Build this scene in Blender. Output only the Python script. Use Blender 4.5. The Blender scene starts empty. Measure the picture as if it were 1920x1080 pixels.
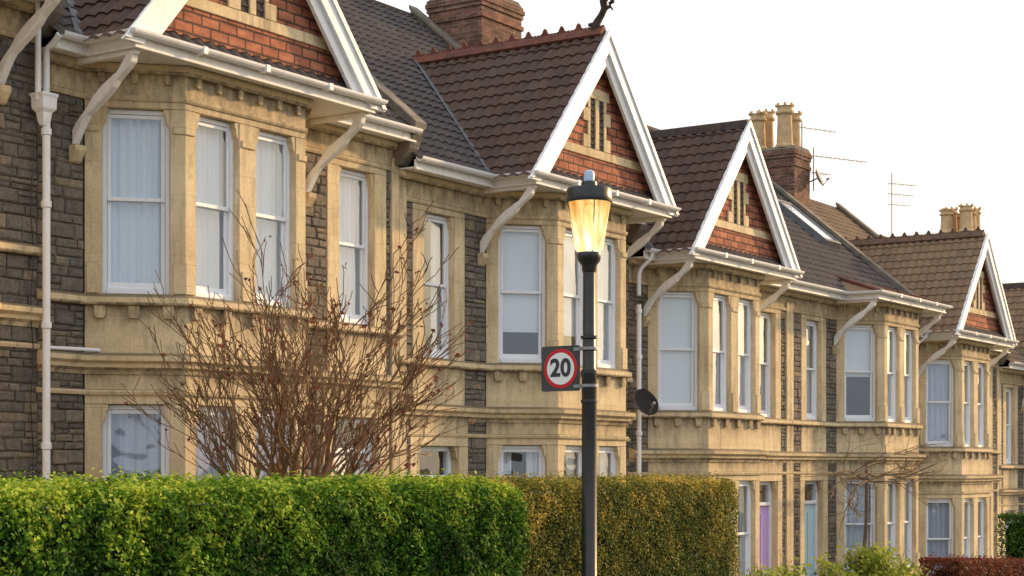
import bpy, bmesh, math, random
import numpy as np
from mathutils import Vector
random.seed(7); rng=np.random.default_rng(7)
scene=bpy.context.scene
ZC=2.15; WY=14.0
# ------------------------------------------------------------ node helpers
def nd(nt,t,ins=None,**props):
    n=nt.nodes.new(t)
    for k,v in props.items(): setattr(n,k,v)
    if ins:
        for k,v in ins.items():
            if isinstance(v,bpy.types.NodeSocket): nt.links.new(v,n.inputs[k])
            else: n.inputs[k].default_value=v
    return n
def new_mat(name,rough=.8,spec=.3):
    m=bpy.data.materials.new(name); m.use_nodes=True; nt=m.node_tree
    b=nt.nodes['Principled BSDF']; b.inputs['Roughness'].default_value=rough
    b.inputs['Specular IOR Level'].default_value=spec
    return m,nt,b
def c4(c): return (c[0],c[1],c[2],1)
def mixc(nt,f,a,b,blend='MIX'):
    n=nt.nodes.new('ShaderNodeMix'); n.data_type='RGBA'; n.blend_type=blend
    for idx,v in ((0,f),(6,a),(7,b)):
        if isinstance(v,bpy.types.NodeSocket): nt.links.new(v,n.inputs[idx])
        else: n.inputs[idx].default_value=(v if idx==0 else c4(v))
    return n.outputs[2]
def math_(nt,op,a,b=0.0,clamp=False):
    n=nt.nodes.new('ShaderNodeMath'); n.operation=op; n.use_clamp=clamp
    for i,v in enumerate((a,b)):
        if isinstance(v,bpy.types.NodeSocket): nt.links.new(v,n.inputs[i])
        else: n.inputs[i].default_value=v
    return n.outputs[0]
def ramp(nt,f,stops,interp='LINEAR'):
    n=nt.nodes.new('ShaderNodeValToRGB'); n.color_ramp.interpolation=interp
    e=n.color_ramp.elements
    while len(e)<len(stops): e.new(.5)
    for i,(p,c) in enumerate(stops):
        e[i].position=p; e[i].color=c4(c) if not isinstance(c,(int,float)) else (c,c,c,1)
    nt.links.new(f,n.inputs[0]); return n.outputs[0]
def noise(nt,vec,scale,detail=4,rough=.55):
    return nd(nt,'ShaderNodeTexNoise',{'Vector':vec,'Scale':scale,'Detail':detail,'Roughness':rough}).outputs[0]
def mapv(nt,vec,sc=(1,1,1),loc=(0,0,0)):
    return nd(nt,'ShaderNodeMapping',{'Vector':vec,'Scale':sc,'Location':loc}).outputs[0]
def bump(nt,b,h,strength=.4,dist=.01):
    n=nd(nt,'ShaderNodeBump',{'Height':h,'Strength':strength,'Distance':dist})
    nt.links.new(n.outputs[0],b.inputs['Normal'])
def coords(nt):
    g=nd(nt,'ShaderNodeNewGeometry'); u=nd(nt,'ShaderNodeUVMap')
    return g,g.outputs['Position'],u.outputs[0]
# ------------------------------------------------------------ materials
def m_ashlar():
    m,nt,b=new_mat('bath_stone',.92,.12)
    g,P,UV=coords(nt)
    base=mixc(nt,ramp(nt,noise(nt,P,1.1,5),[(.35,0.),(.68,1.)]),(.78,.635,.41),(.62,.485,.30))
    br=nd(nt,'ShaderNodeTexBrick',{'Vector':UV,'Scale':1.0,'Mortar Size':.004,'Mortar Smooth':.4,'Brick Width':.62,'Row Height':.33,
        'Color1':(1,1,1,1),'Color2':(.88,.86,.83,1),'Mortar':(.7,.64,.56,1)})
    base=mixc(nt,.6,base,br.outputs[0],'MULTIPLY')
    streak=ramp(nt,noise(nt,mapv(nt,P,(5,5,.7)),1.5,6,.68),[(.49,0.),(.72,1.)])
    base=mixc(nt,math_(nt,'MULTIPLY',streak,.62),base,(.22,.175,.125))
    blot=ramp(nt,noise(nt,P,3.8,7,.72),[(.55,0.),(.70,1.)])
    base=mixc(nt,math_(nt,'MULTIPLY',blot,.42),base,(.33,.27,.19))
    # darker bands under the eaves, stains under sills and string courses (height in each house's own space)
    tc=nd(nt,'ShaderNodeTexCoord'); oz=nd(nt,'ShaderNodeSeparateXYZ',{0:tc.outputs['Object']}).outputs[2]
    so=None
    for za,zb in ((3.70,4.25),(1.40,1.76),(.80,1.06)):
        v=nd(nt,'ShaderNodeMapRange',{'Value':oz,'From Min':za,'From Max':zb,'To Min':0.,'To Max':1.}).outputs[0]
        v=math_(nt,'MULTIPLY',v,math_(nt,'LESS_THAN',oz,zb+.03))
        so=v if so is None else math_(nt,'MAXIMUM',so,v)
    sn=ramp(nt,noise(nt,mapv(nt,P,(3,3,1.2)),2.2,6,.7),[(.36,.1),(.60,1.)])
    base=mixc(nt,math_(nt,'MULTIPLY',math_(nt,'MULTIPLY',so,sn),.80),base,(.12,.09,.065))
    fine=ramp(nt,noise(nt,P,38,5,.7),[(.35,.84),(.65,1.09)])
    base=mixc(nt,.8,base,fine,'MULTIPLY')
    nz=nd(nt,'ShaderNodeSeparateXYZ',{0:g.outputs['True Normal']}).outputs[2]
    up=ramp(nt,nz,[(.3,0.),(.8,1.)])
    base=mixc(nt,math_(nt,'MULTIPLY',up,.75),base,(.10,.085,.06))
    nt.links.new(base,b.inputs['Base Color'])
    h=math_(nt,'ADD',noise(nt,P,60,4),math_(nt,'MULTIPLY',noise(nt,P,9,4),1.5))
    h=math_(nt,'SUBTRACT',h,math_(nt,'MULTIPLY',br.outputs[1],.7))
    bump(nt,b,h,.4,.008); return m
def m_rubble():
    m,nt,b=new_mat('pennant_rubble',.92,.15)
    g,P,UV=coords(nt)
    r=g.outputs['Random Per Island']
    base=ramp(nt,r,[(0,(.15,.135,.12)),(.18,(.20,.175,.145)),(.36,(.17,.155,.14)),(.52,(.25,.205,.16)),(.68,(.155,.14,.125)),(.82,(.22,.195,.16)),(.93,(.30,.245,.175)),(1.,(.18,.16,.135))])
    base=mixc(nt,.8,base,ramp(nt,noise(nt,P,14,6,.7),[(.3,.5),(.7,1.4)]),'MULTIPLY')
    nt.links.new(base,b.inputs['Base Color'])
    bump(nt,b,math_(nt,'ADD',noise(nt,P,22,6,.7),noise(nt,P,70,3)),.9,.02); return m
def m_plain(name,c1,c2,scale=6,rough=.85,bs=.3,bd=.006,spec=.25,metal=0):
    m,nt,b=new_mat(name,rough,spec); g,P,UV=coords(nt)
    base=mixc(nt,ramp(nt,noise(nt,P,scale,6,.62),[(.38,0.),(.66,1.)]),c1,c2)
    nt.links.new(base,b.inputs['Base Color']); b.inputs['Metallic'].default_value=metal
    if bs: bump(nt,b,noise(nt,P,scale*8,4),bs,bd)
    return m
def m_brick(name,ca,cb,mortar,bw,rh,ms=.008,soot=0):
    m,nt,b=new_mat(name,.9,.15); g,P,UV=coords(nt)
    wv=nd(nt,'ShaderNodeVectorMath',{0:UV,1:nd(nt,'ShaderNodeVectorMath',{0:nd(nt,'ShaderNodeTexNoise',{'Vector':P,'Scale':9}).outputs[1],'Scale':.012},operation='SCALE').outputs[0]},operation='ADD').outputs[0]
    br=nd(nt,'ShaderNodeTexBrick',{'Vector':wv,'Scale':1.0,'Mortar Size':ms,'Mortar Smooth':.2,'Brick Width':bw,'Row Height':rh,'Color1':c4(ca),'Color2':c4(cb),'Mortar':c4(mortar)})
    base=mixc(nt,.65,br.outputs[0],ramp(nt,noise(nt,mapv(nt,UV,(1/bw,1/rh,1)),.9,2),[(.3,.5),(.7,1.5)]),'MULTIPLY')
    base=mixc(nt,.6,base,ramp(nt,noise(nt,P,25,5,.7),[(.3,.6),(.7,1.3)]),'MULTIPLY')
    if soot: base=mixc(nt,math_(nt,'MULTIPLY',ramp(nt,noise(nt,P,2.6,6,.7),[(.40,0.),(.62,1.)]),soot),base,(.07,.05,.045))
    nt.links.new(base,b.inputs['Base Color'])
    h=math_(nt,'SUBTRACT',math_(nt,'MULTIPLY',noise(nt,P,40,4),.5),br.outputs[1])
    bump(nt,b,h,1.,.02); return m
def m_tiles(name,ca,cb,cc,grey):
    m,nt,b=new_mat(name,.75,.3); g,P,UV=coords(nt)
    fl=nd(nt,'ShaderNodeVectorMath',{0:UV},operation='FLOOR').outputs[0]
    wn=nd(nt,'ShaderNodeTexWhiteNoise',{'Vector':fl},noise_dimensions='2D').outputs[0]
    base=ramp(nt,wn,[(0,ca),(.5,cb),(1,cc)])
    li=ramp(nt,noise(nt,P,2.2,7,.7),[(.5,0.),(.75,1.)])
    base=mixc(nt,math_(nt,'MULTIPLY',li,.6),base,grey)
    base=mixc(nt,.6,base,ramp(nt,noise(nt,P,30,5,.7),[(.3,.55),(.7,1.4)]),'MULTIPLY')
    nt.links.new(base,b.inputs['Base Color'])
    bump(nt,b,noise(nt,P,50,4),.4,.006); return m
def m_paint(name,col,dirt=(.42,.36,.28),amt=.35,rough=.45):
    m,nt,b=new_mat(name,rough,.4); g,P,UV=coords(nt)
    d=ramp(nt,noise(nt,mapv(nt,P,(3,3,1.2)),4,7,.7),[(.5,0.),(.78,1.)])
    base=mixc(nt,math_(nt,'MULTIPLY',d,amt),col,dirt)
    nt.links.new(base,b.inputs['Base Color'])
    bump(nt,b,noise(nt,P,30,4),.15,.004); return m
def m_glass():
    m=bpy.data.materials.new('window_glass'); m.use_nodes=True; nt=m.node_tree; nt.nodes.clear()
    o=nt.nodes.new('ShaderNodeOutputMaterial'); g=nd(nt,'ShaderNodeNewGeometry')
    bp=nd(nt,'ShaderNodeBump',{'Height':noise(nt,g.outputs['Position'],1.6,2),'Strength':.2,'Distance':.05})
    gl=nd(nt,'ShaderNodeBsdfGlossy',{'Roughness':.02,'Color':(.86,.93,1,1),'Normal':bp.outputs[0]})
    tr=nd(nt,'ShaderNodeBsdfTransparent',{'Color':(.90,.94,.97,1)})
    c=nd(nt,'ShaderNodeVectorMath',{0:g.outputs['Incoming'],1:g.outputs['True Normal']},operation='DOT_PRODUCT').outputs['Value']
    q=math_(nt,'POWER',math_(nt,'SUBTRACT',1.0,math_(nt,'ABSOLUTE',c),True),3.2)
    f=math_(nt,'ADD',math_(nt,'MULTIPLY',q,1.4),.13,True)
    mx=nd(nt,'ShaderNodeMixShader',{0:f,1:tr.outputs[0],2:gl.outputs[0]})
    nt.links.new(mx.outputs[0],o.inputs[0]); return m
def m_cloth(name,col):
    m,nt,b=new_mat(name,.95,.05); b.inputs['Base Color'].default_value=c4(col)
    tl=nd(nt,'ShaderNodeBsdfTranslucent',{'Color':c4(col)})
    mx=nd(nt,'ShaderNodeMixShader',{0:.12,1:b.outputs[0],2:tl.outputs[0]})
    nt.links.new(mx.outputs[0],nt.nodes['Material Output'].inputs[0]); return m
def m_leaf(name,stops,trans=.3,rough=.65,zr=None,zt=(-.16,.20)):
    m,nt,b=new_mat(name,rough,.12); g,P,UV=coords(nt)
    r=math_(nt,'ADD',math_(nt,'MULTIPLY',g.outputs['Random Per Island'],.5),math_(nt,'MULTIPLY',ramp(nt,noise(nt,P,2.6,5,.7),[(.36,0.),(.64,1.)]),.5))
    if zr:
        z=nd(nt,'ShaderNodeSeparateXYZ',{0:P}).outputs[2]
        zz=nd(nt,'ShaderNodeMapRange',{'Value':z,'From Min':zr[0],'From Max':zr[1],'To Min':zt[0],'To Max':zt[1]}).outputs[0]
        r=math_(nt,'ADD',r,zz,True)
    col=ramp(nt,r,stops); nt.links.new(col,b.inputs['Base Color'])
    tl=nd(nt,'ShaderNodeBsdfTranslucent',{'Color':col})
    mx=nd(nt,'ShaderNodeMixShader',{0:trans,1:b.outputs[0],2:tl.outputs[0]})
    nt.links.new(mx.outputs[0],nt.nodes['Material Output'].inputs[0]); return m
ASH=m_ashlar(); RUB=m_rubble()
MORT=m_plain('lime_mortar',(.24,.20,.155),(.17,.145,.115),8,.95,.5,.01)
BRICK=m_brick('gable_brick',(.47,.185,.11),(.36,.135,.085),(.11,.07,.055),.28,.118,.013)
CHB=m_brick('chimney_brick',(.33,.145,.10),(.17,.085,.065),(.30,.23,.17),.225,.075,.012,.6)
TMAIN=m_tiles('grey_brown_roof_tile',(.068,.055,.056),(.085,.067,.062),(.056,.048,.050),(.125,.11,.10))
TGAB=m_tiles('red_brown_roof_tile',(.082,.046,.034),(.098,.055,.040),(.068,.042,.034),(.13,.10,.078))
TBR=m_tiles('brown_roof_tile',(.20,.125,.075),(.24,.15,.085),(.165,.11,.07),(.26,.19,.13))
TERRA=m_plain('terracotta',(.19,.068,.045),(.11,.048,.036),7,.8,.4)
BTERRA=m_plain('brown_terracotta',(.17,.10,.065),(.11,.07,.05),7,.8,.4)
DTERRA=m_plain('dark_terracotta',(.07,.045,.038),(.04,.03,.028),9,.8,.3)
POT=m_plain('buff_clay',(.62,.45,.25),(.44,.31,.17),6,.85,.3)
WHITE=m_paint('white_gloss_paint',(.83,.84,.86))
WHITED=m_paint('weathered_white_paint',(.83,.81,.78),(.45,.37,.29),.5,.6)
SASH=m_paint('sash_white_paint',(.80,.83,.88),(.5,.48,.45),.2)
COPE=m_plain('grey_coping_stone',(.24,.205,.165),(.13,.115,.095),5,.95,.5,.012)
LEAD=m_plain('lead_grey',(.16,.17,.19),(.11,.12,.13),6,.6,.2)
GLASS=m_glass()
NET=m_cloth('net_curtain_cloth',(.80,.86,.93)); BLIND=m_cloth('white_blind_cloth',(.86,.87,.88)); DRAPE=m_cloth('grey_drape_cloth',(.56,.60,.73))
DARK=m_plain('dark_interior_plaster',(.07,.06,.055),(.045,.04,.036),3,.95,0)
BLACK=m_plain('black_gloss_paint',(.012,.013,.016),(.028,.026,.024),14,.35,.15,.002,.5)
# ------------------------------------------------------------ mesh builder
class MB:
    def __init__(s,mirW=None): s.v=[];s.f=[];s.m=[];s.uv={};s.mir=mirW
    def add(s,vs,fs,mat=0):
        o=len(s.v); s.v+= [tuple(p) for p in vs]
        for f in fs: s.f.append(tuple(i+o for i in f)); s.m.append(mat)
    def box(s,x0,x1,y0,y1,z0,z1,mat=0,fr=None):
        pts=[(x,y,z) for z in (z0,z1) for y in (y0,y1) for x in (x0,x1)]
        if fr: pts=[fr(*p) for p in pts]
        s.add(pts,[(0,2,3,1),(4,5,7,6),(0,1,5,4),(2,6,7,3),(0,4,6,2),(1,3,7,5)],mat)
    def prism(s,poly,d0,d1,fr,mat=0):
        n=len(poly); pts=[fr(a,d0,b) for a,b in poly]+[fr(a,d1,b) for a,b in poly]
        fs=[tuple(range(n)),tuple(range(2*n-1,n-1,-1))]+[(i,i+n,(i+1)%n+n,(i+1)%n) for i in range(n)]
        s.add(pts,fs,mat)
    def sweep(s,path,prof,mat=0):
        n=len(path); k=len(prof); vs=[]
        dirs=[]
        for i in range(n-1):
            dx=path[i+1][0]-path[i][0]; dy=path[i+1][1]-path[i][1]; L=math.hypot(dx,dy); dirs.append((dy/L,-dx/L))
        for i in range(n):
            if i==0: N=dirs[0]
            elif i==n-1: N=dirs[-1]
            else:
                a,b=dirs[i-1],dirs[i]; q=1+a[0]*b[0]+a[1]*b[1]; N=((a[0]+b[0])/q,(a[1]+b[1])/q)
            for d,z in prof: vs.append((path[i][0]+N[0]*d,path[i][1]+N[1]*d,z))
        fs=[]
        for i in range(n-1):
            for j in range(k):
                j2=(j+1)%k; fs.append((i*k+j,i*k+j2,(i+1)*k+j2,(i+1)*k+j))
        fs.append(tuple(range(k))); fs.append(tuple((n-1)*k+j for j in range(k-1,-1,-1)))
        s.add(vs,fs,mat)
    def lathe(s,cx,cy,prof,n=20,mat=0,ph=0):
        vs=[]; k=len(prof)
        for r,z in prof:
            for i in range(n):
                a=2*math.pi*i/n+ph; vs.append((cx+r*math.cos(a),cy+r*math.sin(a),z))
        fs=[(j*n+i,j*n+(i+1)%n,(j+1)*n+(i+1)%n,(j+1)*n+i) for j in range(k-1) for i in range(n)]
        fs.append(tuple(range(n-1,-1,-1))); fs.append(tuple((k-1)*n+i for i in range(n)))
        s.add(vs,fs,mat)
    def tube(s,pts,rad,n=5,mat=0):
        P=[Vector(p) for p in pts]; vs=[]; k=len(P)
        for i,p in enumerate(P):
            t=(P[min(i+1,k-1)]-P[max(i-1,0)])
            if t.length<1e-9: t=Vector((0,0,1))
            t.normalize(); a=t.cross(Vector((.31,.87,.39))); a.normalize(); b=t.cross(a)
            r=rad[i] if hasattr(rad,'__len__') else rad
            for j in range(n):
                q=2*math.pi*j/n; vs.append(p+a*(r*math.cos(q))+b*(r*math.sin(q)))
        fs=[(i*n+j,i*n+(j+1)%n,(i+1)*n+(j+1)%n,(i+1)*n+j) for i in range(k-1) for j in range(n)]
        fs.append(tuple(range(n-1,-1,-1))); fs.append(tuple((k-1)*n+j for j in range(n)))
        s.add(vs,fs,mat)
    def tiles(s,O,U,V,wid,length,N,per=.19,course=.25,inside=None,mat=0,amp=.028):
        O=Vector(O);U=Vector(U);V=Vector(V);N=Vector(N)
        ns=6; cols=int(math.ceil(wid/per*ns)); rows=[]
        k=0
        while k*course<length:
            rows.append((k*course,.026,k+.01)); rows.append((min(length,(k+1)*course-.004),.004,k+.98)); k+=1
        wav=[0,.05,.6,1,1,.6]
        base=len(s.v); vs=[]; 
        for (v,hh,vi) in rows:
            jv=[random.uniform(-.003,.003) for _ in range(cols//ns+2)]
            for i in range(cols+1):
                u=min(wid,i*per/ns); h=hh+amp*wav[i%ns]
                vs.append(O+U*u+V*(v+jv[i//ns])+N*h); s.uv[base+len(vs)-1]=(i/ns+.001,vi)
        fs=[]; 
        for r in range(len(rows)-1):
            for i in range(cols):
                if inside:
                    u=(i+.5)*per/ns; v=(rows[r][0]+rows[r+1][0])/2
                    if not inside(u,v): continue
                a=r*(cols+1)+i; fs.append((a,a+1,a+cols+2,a+cols+1))
        s.add(vs,fs,mat)
    def obj(s,name,mats,parent=None,label=None,loc=None,smooth=False,bevel=0,uvo=0.,recalc=True):
        vs=s.v
        if s.mir is not None: vs=[(s.mir-x,y,z) for x,y,z in vs]
        me=bpy.data.meshes.new(name); me.from_pydata(vs,[],s.f)
        for mm in (mats if isinstance(mats,(list,tuple)) else [mats]): me.materials.append(mm)
        me.polygons.foreach_set('material_index',s.m)
        if recalc and not s.uv:
            bm=bmesh.new(); bm.from_mesh(me); bmesh.ops.recalc_face_normals(bm,faces=bm.faces); bm.to_mesh(me); bm.free()
        me.update()
        ul=me.uv_layers.new(name='UVMap')
        nl=len(me.loops); uv=np.zeros(nl*2)
        for p in me.polygons:
            n=p.normal
            if abs(n.z)>.85: t=(1,0);hz=False
            else:
                L=math.hypot(n.x,n.y) or 1; t=(-n.y/L,n.x/L); hz=True
            for li in p.loop_indices:
                vi=me.loops[li].vertex_index
                if s.uv and vi in s.uv: a,b=s.uv[vi]; a+=uvo*11
                else:
                    co=me.vertices[vi].co
                    a=co.x*t[0]+co.y*t[1] if hz else co.x; b=co.z if hz else co.y; a+=uvo
                uv[2*li]=a; uv[2*li+1]=b
        ul.data.foreach_set('uv',uv)
        if smooth:
            me.polygons.foreach_set('use_smooth',[True]*len(me.polygons)); me.set_sharp_from_angle(angle=math.radians(42))
        o=bpy.data.objects.new(name,me); scene.collection.objects.link(o)
        if parent: o.parent=parent
        if loc: o.location=loc
        if label: o['label']=label
        if bevel:
            md=o.modifiers.new('b','BEVEL'); md.width=bevel; md.segments=1; md.limit_method='ANGLE'
        return o
def empty(name,loc,label,cat,group=None,parent=None):
    o=bpy.data.objects.new(name,None); o.empty_display_size=.3; scene.collection.objects.link(o); o.location=loc
    if parent: o.parent=parent
    if label: o['label']=label
    if cat: o['category']=cat
    if group: o['group']=group
    return o
# ------------------------------------------------------------ houses
S2=math.sqrt(.5); C=2.4; CL=.75/S2
def fW(u,d,z): return (u,-d,z)
def fF(u,d,z): return (1.4+u,-.75-d,z)
def fL(u,d,z): return (.65+S2*u-S2*d,-S2*u-S2*d,z)
def fR(u,d,z): return (3.4+S2*u+S2*d,-.75+S2*u-S2*d,z)
def fS(x): return lambda a,d,z:(x+d,-a,z)
def pL(u): return (.65+S2*u,-S2*u)
def pR(u): return (3.4+S2*u,-.75+S2*u)
BAY=[(.65,0),(1.4,-.75),(3.4,-.75),(4.15,0)]
def window(H,mir,fr,u0,u1,z0,z1,cur,seed,shoulder=True,uvo=0):
    rr=random.Random(seed)
    a=MB(mir); w=.05
    D0,D1=-.175,-.085
    a.box(u0,u0+w,D0,D1,z0,z1,0,fr); a.box(u1-w,u1,D0,D1,z0,z1,0,fr)
    a.box(u0+w,u1-w,D0,D1,z1-w,z1,0,fr); a.box(u0+w,u1-w,D0,D1+.02,z0,z0+.06,0,fr)
    if shoulder:
        for (p,q) in ((u0+w,1),(u1-w,-1)):
            a.prism([(p,z1-w),(p+q*.045,z1-w),(p+q*.045,z1-.12),(p+q*.02,z1-.15),(p,z1-.19)],-.118,D1-.004,fr)
    F=a.obj('window',SASH,H,bevel=.006)
    b=MB(mir); zm=z0+(z1-z0)*.515; s=.042; g=.004
    x0,x1=u0+w+g,u1-w-g
    for (d0,d1,za,zb) in ((-.128,-.098,zm-.02,z1-w-g),(-.166,-.136,z0+.065,zm+.02)):
        b.box(x0,x0+s,d0,d1,za,zb,0,fr); b.box(x1-s,x1,d0,d1,za,zb,0,fr)
        b.box(x0+s,x1-s,d0,d1,zb-s,zb,0,fr); b.box(x0+s,x1-s,d0,d1,za,za+s*(1.0 if za>z0+.3 else 1.6),0,fr)
    b.obj('sash',SASH,F,bevel=.004)
    c=MB(mir)
    for (d,za,zb) in ((-.113,zm,z1-w),(-.151,z0+.06,zm)):
        t=rr.uniform(-.003,.003); t2=rr.uniform(-.003,.003)
        c.add([fr(x0+.01,d+t,za),fr(x1-.01,d-t,za),fr(x1-.01,d+t2,zb),fr(x0+.01,d-t2,zb)],[(0,1,2,3)])
    c.obj('glass',GLASS,F)
    def cloth(ua,ub,za,zb,per,amp,dd,mat,ph):
        k=MB(mir); n=max(4,int((ub-ua)/.011)); vs=[]
        zs=[za,(za+zb)/2,zb]
        for zi,z in enumerate(zs):
            for i in range(n+1):
                u=ua+(ub-ua)*i/n
                dj=dd+amp*(math.sin(2*math.pi*u/per+ph)+.5*math.sin(2*math.pi*u/per*.43+ph*2+zi*.4)+.3*math.sin(u*97+ph))
                vs.append(fr(u,dj,z))
        fs=[(r*(n+1)+i,r*(n+1)+i+1,(r+1)*(n+1)+i+1,(r+1)*(n+1)+i) for r in range(2) for i in range(n)]
        k.add(vs,fs); k.obj('curtain' if amp>.002 else 'blind',mat,F,smooth=True)
    e=.02; ph=rr.random()*6
    if cur=='net': cloth(u0+e,u1-e,z0+.03,z1-.02,.10,.020,-.222,NET,ph)
    elif cur=='blind': cloth(u0+e,u1-e,z0+.42+rr.random()*.05,z1-.02,.3,.0008,-.19,BLIND,ph)
    elif cur=='fullblind': cloth(u0+e,u1-e,z0+.03,z1-.02,.3,.0008,-.19,BLIND,ph)
    elif cur=='half': cloth(u0+e,u1-e,zm-.1,z1-.02,.3,.0008,-.19,BLIND,ph)
    elif cur=='side':
        cloth(u0+e,u0+.26,z0+.03,z1-.02,.07,.016,-.22,BLIND,ph); cloth(u1-.24,u1-e,z0+.03,z1-.02,.07,.016,-.22,BLIND,ph)
    elif cur=='drape': cloth(u0+e,u1-e,z0+.03,z1-.02,.13,.024,-.225,DRAPE,ph)
    return F
def shoulders(a,fr,u0,u1,z1,d0=-.09,d1=-.008):
    for (p,q) in ((u0,1),(u1,-1)):
        a.prism([(p,z1),(p+q*.07,z1),(p+q*.07,z1-.05),(p+q*.05,z1-.08),(p+q*.045,z1-.14),(p+q*.012,z1-.19),(p,z1-.24)],d0,d1,fr)
def rubble(a,x0,x1,z0,z1,R,mat):
    if x1-x0<.05: return
    z=z0
    while z<z1-.02:
        h=R.uniform(.07,.17)
        if z1-(z+h)<.06: h=z1-z
        x=x0
        while x<x1-.01:
            w=R.uniform(.10,.36)
            if x1-(x+w)<.08: w=x1-x
            parts=[(z,z+h)]
            if h>.12 and R.random()<.35:
                q=z+h*R.uniform(.4,.6); parts=[(z,q),(q,z+h)]
            for (za,zb) in parts:
                g=.0035; e=min(.018,(zb-za)*.25); df=R.uniform(.0,.02); j=lambda:R.uniform(-.006,.006)
                A=(x+g,x+w-g,za+g,zb-g)
                def ring(m,d,jit): 
                    return [fW(px+(j() if jit else 0),d+(j()*.8 if jit else 0),pz+(j() if jit else 0)) for px,pz in ((A[0]+m,A[2]+m),(A[1]-m,A[2]+m),(A[1]-m,A[3]-m),(A[0]+m,A[3]-m))]
                vs=ring(0,-.03,False)+ring(0.001,df-.014,True)+ring(e,df,True)
                fs=[]
                for r in (0,4):
                    for i in range(4): fs.append((r+i,r+(i+1)%4,r+4+(i+1)%4,r+4+i))
                fs.append((8,9,10,11)); a.add(vs,fs,mat)
            x+=w
        z+=h
def crest(mb,x,y0,y1,z,r=.075,per=.3):
    n=int(round((y1-y0)/per)); 
    for k in range(n):
        ya=y0+k*per+.003; yb=y0+(k+1)*per-.003
        pts=[(-.13,z-.13),(-.05,z-.03),(0,z+.012),(.05,z-.03),(.13,z-.13),(.1,z-.16),(0,z-.05),(-.1,z-.16)]
        mb.prism([(x+a,b) for a,b in pts],ya,yb,lambda a,d,b:(a,d,b))
        ym=(ya+yb)/2
        pr=[(-.14,0),(-.14,.03),(-.09,.02),(-.05,.04),(-.03,.09),(0,.115),(.03,.09),(.05,.04),(.09,.02),(.14,.03),(.14,0)]
        mb.prism([(ym+a,z+b) for a,b in pr],x-.012,x+.012,lambda a,d,b:(d,a,b))
def build_house(i,X0,W,step,mir,label,gable=True,cur=None,door=None,tile=TMAIN,gtile=TGAB,crestm=None,cope=True):
    R=random.Random(100+i); mw=W if mir else None
    H=empty('terraced_house',(X0,WY,ZC+step),label,'house','Victorian terraced houses along the street')
    uo=i*3.713
    FULL=[(0,0)]+BAY+[(W,0)]
    GB=-2.9
    a=MB(mw); T0,T1=-.28,-.02
    for (u0,u1,z0,z1) in ((0.004,.65,GB,4.35),(4.15,4.83,GB,4.35),(5.78,W-.004,GB,4.35),(4.83,5.78,.68,1.80),(4.83,4.93,1.80,3.95),(5.68,5.78,1.80,3.95),(4.83,5.78,3.95,4.35),(4.83,5.78,GB,-2.3)):
        a.box(u0,u1,T0,T1,z0,z1,0,fW)
    tn=.83; sp=[(-.28,GB),(-.28,4.3),(-4.4,8.2),(-9.0,4.3),(-9.0,GB)]
    a.prism(sp,.006,.11,fS(0),1); a.prism(sp,-.11,-.006,fS(W),1)
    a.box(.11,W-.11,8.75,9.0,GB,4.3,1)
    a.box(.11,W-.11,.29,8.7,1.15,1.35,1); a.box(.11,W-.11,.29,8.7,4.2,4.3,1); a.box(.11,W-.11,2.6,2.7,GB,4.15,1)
    for (z0,z1) in ((GB,1.035),(1.235,1.755),(1.885,3.95)):
        gf=z1<1.1
        rubble(a,.0,.635,z0,z1,R,2); rubble(a,4.165,4.615 if gf else 4.695,z0,z1,R,2); rubble(a,5.985 if gf else 5.925,W-.165,z0,z1,R,2)
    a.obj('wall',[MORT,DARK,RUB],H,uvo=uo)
    # ---- bay
    a=MB(mw)
    for (z0,z1) in ((GB,-1.33),(.70,1.775),(3.89,4.35)): a.sweep(BAY,[(-.22,z0),(0,z0),(0,z1),(-.22,z1)])
    def rect(z0,z1,d=0,di=-.22): return [(di,z0),(d,z0),(d,z1),(di,z1)]
    for (z0,z1) in ((-1.33,.70),(1.775,3.89)):
        a.sweep([pL(0),pL(.18)],rect(z0,z1)); a.sweep([pR(CL-.18),pR(CL)],rect(z0,z1))
        a.sweep([pL(.90),BAY[1],(1.57,-.75)],rect(z0,z1)); a.sweep([(3.23,-.75),BAY[2],pR(CL-.90)],rect(z0,z1))
        a.sweep([(2.26,-.75),(2.54,-.75)],rect(z0,z1))
    for (z0,z1,d) in ((1.89,2.22,.022),(3.62,3.70,.018),(-1.22,-.9,.022)):
        a.sweep([pL(.93),BAY[1],(1.54,-.75)],rect(z0,z1,d,-.03)); a.sweep([(3.26,-.75),BAY[2],pR(CL-.93)],rect(z0,z1,d,-.03))
        a.sweep([(2.29,-.75),(2.51,-.75)],rect(z0,z1,d,-.03)); a.sweep([pL(.02),pL(.15)],rect(z0,z1,d,-.03))
    for z1 in (.70,3.89):
        shoulders(a,fL,.18,.90,z1); shoulders(a,fR,CL-.90,CL-.18,z1); shoulders(a,fF,.17,.86,z1); shoulders(a,fF,1.14,1.83,z1)
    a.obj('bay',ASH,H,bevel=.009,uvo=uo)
    # ---- dressings around single window and door
    a=MB(mw)
    a.box(4.70,4.94,-.2,.014,1.86,3.88,0,fW); a.box(5.67,5.92,-.2,.014,1.86,3.88,0,fW)
    a.box(4.70,5.92,-.2,.014,3.88,3.96,0,fW); a.box(4.70,5.92,-.05,.014,1.22,1.77,0,fW)
    a.box(4.62,4.84,-.25,.016,GB,.67,0,fW); a.box(5.77,5.98,-.25,.016,GB,.67,0,fW); a.box(4.62,5.98,-.25,.016,.67,1.04,0,fW)
    a.box(W-.16,W-.002,-.05,.035,GB,4.15,0,fW)
    shoulders(a,fW,4.94,5.67,3.88); shoulders(a,fW,4.84,5.77,.67)
    a.obj('window_surround',ASH,H,bevel=.009,uvo=uo+1)
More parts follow.
